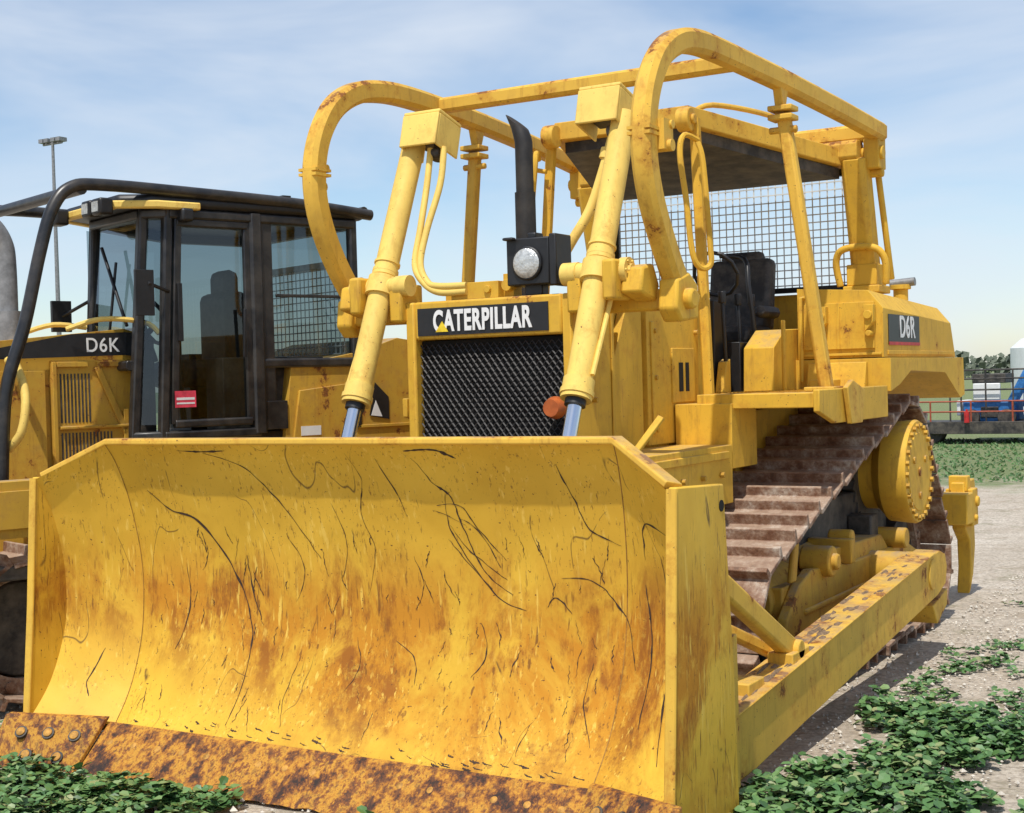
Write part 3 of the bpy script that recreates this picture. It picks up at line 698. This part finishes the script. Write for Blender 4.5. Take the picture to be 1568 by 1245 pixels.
for x in (-.10,-.24,-.72): rf.box(x-.04,x+.04,-.345,-.341,2.77,2.83)
rf.obj("work_light_lens",'lens',K)
gl=B()
def pane(a,b_,z0,z1,a2=None,b2=None):
    a2=a2 or a; b2=b2 or b_
    gl.add([(a[0],a[1],z0),(b_[0],b_[1],z0),(b2[0],b2[1],z1),(a2[0],a2[1],z1)],[(0,1,2,3)])
pane((0,.03),(0,.64),1.48,2.74,(0,.09)); pane((0,.72),(0,1.38),1.9,2.74); pane((-.12,-.12),(-.80,-.09),1.9,2.74,(-.12,-.04),(-.80,-.02)); pane((-.01,.0),(-.1,-.12),1.5,2.74,(-.01,.07),(-.1,-.03))
pane((-.05,1.41),(-1.25,1.41),1.9,2.74); pane((-1.3,.8),(-1.3,1.35),1.55,2.74); pane((-1.28,.72),(-.82,-.07),1.55,2.74)
gl.obj("cab_glass",'glass',K,smooth=False)
it=B(); it.box(-.86,-.44,.72,.9,1.8,2.35); it.box(-.88,-.42,.35,.85,1.72,1.9); it.box(-.78,-.52,.76,.87,2.3,2.5); it.obj("cab_seat",'rubber',K,.07)
it=B(); it.box(-1.25,-.95,.7,1.2,1.4,1.95); it.box(-.28,-.06,.45,1.2,1.4,1.9)
it.box(-.75,-.2,-.06,.06,1.4,2.02); it.tube([(-.3,.3,1.5),(-.3,.25,2.15)],.02,8); it.tube([(-.95,.45,1.9),(-.95,.35,2.2)],.02,8)
it.box(-1.28,-.05,.95,1.38,1.43,1.85); it.box(-1.27,-1.2,.7,.78,1.5,2.75)
it.tube([(-.5,.1,2.0),(-.5,.22,2.12)],.02,8); it.tube([(-.5+.17*math.cos(t*.5236),.22-.05*math.sin(t*.5236),2.14+.14*math.sin(t*.5236)) for t in range(13)],.014,8)
it.obj("cab_interior",'rubber',K,.02)
it=B()
for i in range(24): x=-1.24+i*.052; it.box(x-.004,x+.004,1.36,1.363,1.9,2.5)
for i in range(12): z=1.92+i*.052; it.box(-1.25,-.03,1.355,1.358,z-.004,z+.004)
it.box(-1.28,-.03,1.33,1.38,2.5,2.54)
it.obj("cab_rear_screen",'scrn',K,smooth=False)
it=B(); it.rsweep([(.03,.05,2.3),(.10,-.12,2.34)],.02,.02); it.box(.08,.1,-.2,-.08,2.15,2.42); it.box(.015,.05,.10,.13,2.0,2.35); it.tube([(.04,.55,1.9),(.06,.55,2.2)],.012,8)
it.tube([(-.4,-.15,1.95),(-.35,-.10,2.5)],.01,6); it.tube([(-.15,-.14,2.1),(-.5,-.12,2.6)],.012,6)
it.box(-1.0,-.97,-.25,-.12,2.1,2.3); it.tube([(-.98,-.18,2.2),(-.82,-.05,2.3)],.012,6)
it.obj("mirrors_and_wipers",'black',K,.006)
kb=B()
kb.hexa([(-.28,.02,1.05),(-.28,-1.6,1.05),(-1.05,-1.6,1.05),(-1.05,.02,1.05)][::-1],[(-.28,.02,2.10),(-.28,-1.6,1.95),(-1.05,-1.6,1.95),(-1.05,.02,2.10)][::-1])
kb.box(-.275,-.24,-1.5,-.62,1.15,1.84); kb.box(-.275,-.245,-.58,.0,1.10,1.9)
kb.rsweep([(-.235,-.30,1.86),(-.235,-.12,1.45)],.02,.04); kb.rsweep([(-.235,-.54,1.5),(-.235,-.1,1.5)],.02,.03,side=V((0,0,1)))
for (y0,y1) in ((-.55,-.36),(-.3,-.02)):
    for z in (1.14,1.86): kb.box(-.243,-.225,y0,y1,z,z+.03)
kb.box(-.243,-.225,-.58,-.555,1.14,1.89); kb.box(-.243,-.225,-.02,.0,1.14,1.89); kb.box(-.243,-.225,-.14,-.11,1.14,1.6)
kb.box(-1.3,.0,-.0,.5,.9,1.37)
kb.box(-.9,-.1,-1.4,2.2,.7,1.1)
kb.prism([(.84,1.36),(2.2,1.30),(2.25,1.95),(1.75,2.02),(1.45,1.93),(.9,1.84)],-1.3,.018)
kb.prism([(.9,1.38),(1.35,1.36),(1.35,1.72),(.95,1.68)],.015,.035)
kb.box(.015,.03,1.4,1.9,1.42,1.44)
kb.box(-.95,.4,-.2,2.1,.95,1.02); kb.box(.30,.46,-1.5,.3,.95,1.25); kb.box(.44,.475,-1.3,.1,1.0,1.2)
kb.obj("body_panels",'yel2',K,.012)
kb=B()
for y in [-.53+i*.022 for i in range(9)]: kb.box(-.2445,-.2425,y,y+.010,1.53,1.82)
for y in [-.53+i*.022 for i in range(15)]: kb.box(-.2445,-.2425,y,y+.010,1.17,1.47)
kb.obj("side_grilles",'rubber',K)
kb=B()
for y,z in ((.3,1.27),(1.0,1.30)): kb.cyl((-.02,y,z),(.12,y,z),.035,12)
kb.tube(catmull([(-.2,-.85,1.9),(-.1,-.85,1.88),(.05,-.86,1.7),(.08,-.9,1.5),(.0,-.95,1.4)],5),.025,10)
kb.tube(catmull([(-.2,-.5,2.08),(-.15,-.3,2.14),(-.1,-.05,2.12),(-.05,.02,2.05)],5),.016,8)
kb.tube(catmull([(-.9,-.5,2.08),(-.85,-.3,2.14),(-.8,-.1,2.12)],5),.016,8)
kb.obj("hand_rails",'yelc',K)
kb=B()
kb.add([(-.238,-1.3,1.9),(-.238,-.0,1.93),(-.238,-.0,2.07),(-.238,-.45,2.055)],[(0,1,2,3)]); kb.prism([(1.50,1.5),(1.66,1.47),(1.66,1.62),(1.55,1.72)],.022,.026)
kb.box(.0,.07,.18,.24,1.33,1.4)
kb.obj("model_stripe",'black',K)
text("model_lettering_k","D6K",'white',K,KM@Matrix.Translation((-.2345,-.26,1.985))@ROTS,.12,.001,.9,.001)
kb=B(); kb.box(.045,.047,.06,.20,1.60,1.70); kb.obj("red_door_label",'pink',K)
kb=B(); kb.box(.0475,.048,.07,.19,1.645,1.66); kb.box(.0475,.048,.07,.19,1.62,1.63); kb.box(.036,.04,.95,1.1,1.39,1.45); kb.prism([(1.51,1.50),(1.6,1.49),(1.55,1.6)],.027,.029); kb.obj("white_labels",'white',K)
kb=B()
L=catmull([(0.03,1.55,2.84),(.03,1.0,2.88),(.03,.3,2.90),(.03,-.35,2.91),(.03,-.55,2.88),(.03,-.66,2.75),(.03,-.74,2.5),(.03,-.84,2.1),(.03,-.96,1.72),(.03,-1.0,1.2)],6)
kb.tube(L,.036,14); kb.tube([(p[0]-1.38,p[1],p[2]) for p in L],.036,14)
kb.tube([(.03,-.48,2.88),(-1.35,-.48,2.88)],.035,12); kb.tube([(.03,1.5,2.86),(-1.35,1.5,2.86)],.035,12)
for y in (.3,.9): kb.box(-.03,.03,y-.03,y+.03,2.86,2.93)
kb.obj("limb_risers",'sweepk',K)
kb=B(); kb.tube(catmull([(-.5,-.72,2.0),(-.5,-.72,2.45),(-.5,-.74,2.61),(-.5,-.82,2.72),(-.5,-.95,2.77)],6),.055,18); kb.tube([(-.5,-.72,2.0),(-.5,-.72,2.2)],.075,18); kb.obj("exhaust_pipe",'grey',K)
make_track("track",[(-1.0,.44,.38),(1.7,.48,.42)],-.15,.42,K,.18)
make_track("track_far",[(-1.0,.44,.38),(1.7,.48,.42)],-1.75,-1.2,K,.18)
kb=B(); kb.box(-.05,.3,-.8,1.5,.3,.6); kb.cyl((-.05,1.7,.48),(.35,1.7,.48),.26,30); kb.cyl((0,-1.0,.44),(.25,-1.0,.44),.26,30)
kb.box(.2,.41,-1.2,.6,.72,.80)
kb.obj("track_frame",'rubber',K,.012)

# ================================================================= GROUND
g=B()
n=90; vs=[];fs=[]
def sp(i,c,near,farr):
    u=-1+2*i/n; return c+near*u+(farr-near)*u**7
for j in range(n+1):
    for i in range(n+1):
        x=sp(i,0,9,900); y=sp(j,5,12,900)
        z=.018*noise.noise(V((x*.9,y*.9,0)))-.008 if (abs(x)<60 and abs(y)<60) else 0
        vs.append((x,y,z))
for j in range(n):
    for i in range(n):
        a=j*(n+1)+i; fs.append((a,a+1,a+n+2,a+n+1))
g.add(vs,fs); g.obj("ground",'ground')
st=B()
for k in range(9000):
    r_=random.random()
    if r_<.7: x=random.uniform(1.3,4.2); y=random.uniform(-.2,9)
    elif r_<.85: x=random.uniform(-4.5,-.5); y=random.uniform(-1.3,1.5)
    else: x=random.uniform(-1,3); y=random.uniform(-1.2,0)
    s_=random.uniform(.004,.013)*(2.0 if random.random()<.07 else 1)
    c=V((x,y,s_*.3)); o8=[V((random.uniform(.6,1.2)*a,random.uniform(.6,1.2)*b_,random.uniform(.5,1)*c_))*s_+c for a,b_,c_ in ((1,0,0),(0,1,0),(-1,0,0),(0,-1,0),(0,0,1),(0,0,-1))]
    st.add(o8,[(0,1,4),(1,2,4),(2,3,4),(3,0,4),(1,0,5),(2,1,5),(3,2,5),(0,3,5)])
st.obj("gravel",'gravelrock',smooth=False)
wd=B()
def leaf(c,dirv,up,L,W):
    s_=dirv.cross(up).normalized(); n_=up
    pts=[c,c+dirv*L*.35+s_*W*.5+n_*L*.10,c+dirv*L*.8+s_*W*.42+n_*L*.04,c+dirv*L-n_*L*.08,c+dirv*L*.8-s_*W*.42+n_*L*.04,c+dirv*L*.35-s_*W*.5+n_*L*.10,c+dirv*L*.5]
    wd.add(pts,[(0,1,6),(1,2,6),(2,3,6),(3,4,6),(4,5,6),(5,0,6)])
def weed(x,y,R,H,nl,sc_=1):
    for k in range(nl):
        a=random.uniform(0,6.283); rr_=R*math.sqrt(random.random()); hh=H*random.uniform(.15,1)*(1-.5*rr_/R)
        c=V((x+rr_*math.cos(a),y+rr_*math.sin(a),hh)); b0=random.uniform(0,6.28)
        for q in range(3):
            b_=b0+q*2.09+random.uniform(-.4,.4); tilt=random.uniform(-.3,.6); d=V((math.cos(b_)*math.cos(tilt),math.sin(b_)*math.cos(tilt),math.sin(tilt)))
            u=V((random.gauss(0,.3),random.gauss(0,.3),1)); u=(u-d*u.dot(d)).normalized(); leaf(c,d,u,random.uniform(.022,.050)*sc_,random.uniform(.020,.042)*sc_)
def dens(x,y,o=0): return noise.noise(V((x*1.8+o,y*1.8,1.3)))+.6*noise.noise(V((x*5,y*5,5)))
cnt=0
while cnt<560:
    x=random.uniform(1.60,3.6); y=random.uniform(-.3,2.6)
    if dens(x,y)+min(.26,(2.35-y)*.4)>.15: weed(x,y,.085,random.uniform(.03,.15),13,1.15); cnt+=1
cnt=0
while cnt<260:
    x=random.uniform(-2.6,.5); y=random.uniform(-.95,-.14)
    if dens(x,y,9)+(.35 if x<-.3 else -.05)>.1: weed(x,y,.06,random.uniform(.03,.12),13,1.1); cnt+=1
cnt=0
while cnt<480:
    x=random.uniform(1.6,5.0); y=random.uniform(2.2,11)
    if dens(x*.8,y*.8,20)>.18: weed(x,y,.08,random.uniform(.01,.06),7,.9); cnt+=1
cnt=0
while cnt<120:
    x=random.uniform(-6,-1.8); y=random.uniform(-.8,1.6)
    if dens(x,y,30)>.1: weed(x,y,.06,random.uniform(.02,.06),9); cnt+=1
wd.obj("weeds",'leaf',smooth=False)
wd=B()
for k in range(9000):
    x=random.uniform(-9,4); y=random.uniform(17.0,30); a=random.uniform(0,6.28); hh=random.uniform(.02,.06); w=.03
    wd.add([(x-w*math.cos(a),y-w*math.sin(a),0),(x+w*math.cos(a),y+w*math.sin(a),0),(x+random.gauss(0,.04),y,hh)],[(0,1,2)])
wd.obj("grass",'leaf',smooth=False)

# ================================================================= BACKGROUND
T=empty("flatbed_trailer")
h=B(); h.box(-6.5,3.5,28,30.2,.26,.46); h.box(-6.5,3.5,27.95,28,.22,.50)
for x in (-5.5,-4.6,.5,1.4): h.cyl((x,28.1,.25),(x,28.5,.25),.25,20)
h.obj("trailer_bed",'rubber',T,.01)
h=B()
for x in [-6.4+i*.9 for i in range(12)]: h.cyl((x,28,.46),(x,28,.95),.02,8)
for z in (.72,.95): h.cyl((-6.4,28,z),(3.0,28,z),.018,8)
h.obj("trailer_rails",'orange',T)
h=B()
for x in (-4.3,-4.05,-3.5,-2.9): h.cyl((x,28.6,.46),(x,28.6,1.65),.02,8)
for z in (1.2,1.45,1.65): h.cyl((-4.3,28.6,z),(-2.6,28.6,z),.02,8)
h.obj("guard_rail",'rubber',T)
L=empty("boom_lift")
h=B(); h.box(-4.1,-2.95,29,30.6,.46,.92); h.box(-2.8,-.2,29.2,30.4,.46,1.3)
h.rsweep([(-3.0,29.0,.9),(-2.55,29.0,1.75)],.22,.22,side=V((0,1,0))); h.rsweep([(-2.6,29.6,1.75),(2.5,29.6,1.5)],.2,.2,side=V((0,1,0)))
h.obj("boom_and_chassis",'blue',L,.03)
h=B(); h.box(-3.85,-3.25,28.9,29.0,.96,1.34); h.box(-4.25,-4.12,29,30,.6,.95); h.box(-2.75,-2.35,28.9,29.1,.6,.8); h.obj("engine_cover",'white',L,.02)
h=B(); h.box(-3.9,-3.15,29.05,30,1.34,1.56); h.box(-3.7,-3.3,28.95,28.99,.55,.8)
for x in (-3.9,-3.1,-2.3): h.cyl((x,28.8,.55),(x,28.98,.55),.2,18)
h.obj("engine_bay",'rubber',L,.02)
FE=B(); FE.cyl((-3.76,27.85,.48),(-3.76,27.85,.72),.06,12); FE.cyl((-3.76,27.85,.72),(-3.76,27.85,.78),.025,8); FE.obj("fire_extinguisher",'red')
S=empty("storage_tank")
h=B(); h.tube([(-5.0,52,.4),(-5.0,52,2.4),(-5.0,52,2.75),(-5.0,52,2.95)],[2.6,2.6,2.2,1.0],40); h.obj("tank_shell",'tank',S)
tl=B(); M['tree']=plain("tree_foliage",(.11,.13,.09),.8,var=.4,scale=3)
for k in range(80):
    cx=random.uniform(-200,80); cy=random.uniform(210,290); R_=random.uniform(1.2,2.9)
    for q in range(60):
        v=V((random.gauss(0,1),random.gauss(0,1),random.gauss(0,.8))); v=v.normalized()*R_*random.uniform(.5,1); c=V((cx,cy,R_*.8))+V((v.x*1.6,v.y,v.z*.9))
        a=V((random.gauss(0,1),random.gauss(0,1),random.gauss(0,1))).normalized(); b_=a.orthogonal().normalized(); s_=random.uniform(.4,.9)
        tl.add([c+a*s_,c+b_*s_,c-a*s_,c-b_*s_],[(0,1,2,3)])
    tl.tube([(cx,cy,0),(cx,cy,R_)],[.25,.12],6)
tl.obj("tree_line",'tree',smooth=False)
P_=empty("light_pole")
bx,by=-42.4,35.9
h=B(); h.tube([(bx+.4,by,0),(bx+.4,by,12.0)],[.12,.06],12); h.tube([(bx-.15,by,11.95),(bx+.95,by,11.95)],.05,8)
for x in (-.1,.2,.6,.9): h.box(bx+x-.12,bx+x+.12,by-.2,by+.2,12.0,12.16)
h.obj("pole_and_lamps",'grey',P_)
PT=empty("parked_truck")
h=B(); h.prism([(0,.5),(0,1.2),(1.2,1.35),(1.9,2.0),(3.6,2.0),(3.8,1.3),(5.6,1.3),(5.6,.5)],0,1.9,axis=1); h.obj("truck_body",'white',PT,.05)
h2=B(); h2.prism([(1.35,1.38),(1.95,1.92),(3.5,1.92),(3.6,1.38)],-.01,1.91,axis=1); h2.obj("truck_windows",'black',PT)
h3=B()
for x in (1.0,4.6):
    for y in (-.02,1.7): h3.cyl((x,y,.4),(x,y+.22,.4),.4,20)
h3.obj("truck_wheels",'rubber',PT)
PT.location=(-13,17,0)

# ================================================================= CAMERA / LIGHT / SKY
C=V((3.7010,-4.4633,1.7058)); yaw,pitch,roll,F=0.5385,-0.0183,0.0281,2160.7
f=V((-math.sin(yaw)*math.cos(pitch),math.cos(yaw)*math.cos(pitch),math.sin(pitch))); r=V((math.cos(yaw),math.sin(yaw),0)); u=r.cross(f)
r2=r*math.cos(roll)-u*math.sin(roll); u2=r*math.sin(roll)+u*math.cos(roll)
cam=bpy.data.cameras.new("camera"); co=bpy.data.objects.new("camera",cam); sc.collection.objects.link(co)
cam.sensor_fit='HORIZONTAL'; cam.sensor_width=36; cam.lens=F/1568*36; cam.clip_end=3000; cam.clip_start=.05
co.matrix_world=Matrix(((r2.x,u2.x,-f.x,C.x),(r2.y,u2.y,-f.y,C.y),(r2.z,u2.z,-f.z,C.z),(0,0,0,1)))
sc.camera=co
sd=V((.10,-.50,1.0)).normalized()
sun=bpy.data.lights.new("sun",'SUN'); sun.energy=4.2; sun.angle=math.radians(.6); sun.color=(1,.96,.89)
so=bpy.data.objects.new("sun",sun); sc.collection.objects.link(so); so.rotation_euler=sd.to_track_quat('Z','Y').to_euler()
w=bpy.data.worlds.new("World"); sc.world=w; w.use_nodes=True; nt=w.node_tree; bg=nt.nodes["Background"]
sk=nt.nodes.new("ShaderNodeTexSky"); sk.sky_type='NISHITA'; sk.sun_disc=False; sk.sun_elevation=math.asin(sd.z); sk.sun_rotation=math.atan2(sd.x,sd.y)
sk.air_density=1.0; sk.dust_density=.5; sk.ozone_density=2.5
tc=nt.nodes.new("ShaderNodeTexCoord"); mp=nt.nodes.new("ShaderNodeMapping"); mp.inputs["Scale"].default_value=(1,1,3.6); mp.inputs["Rotation"].default_value=(0,math.radians(12),0); nt.links.new(tc.outputs["Generated"],mp.inputs[0])
cl=noi(nt,mp.outputs[0],2.6,5,.55,.4); cf=math_(nt,'MULTIPLY',bw(nt,cl,.36,.68),.8)
col=mix(nt,cf,sk.outputs[0],(5.2,5.7,6.4)); nt.links.new(col,bg.inputs[0]); bg.inputs[1].default_value=.145
vs_=sc.view_settings; vs_.view_transform='Standard'; vs_.look='None'; vs_.exposure=0; vs_.gamma=1
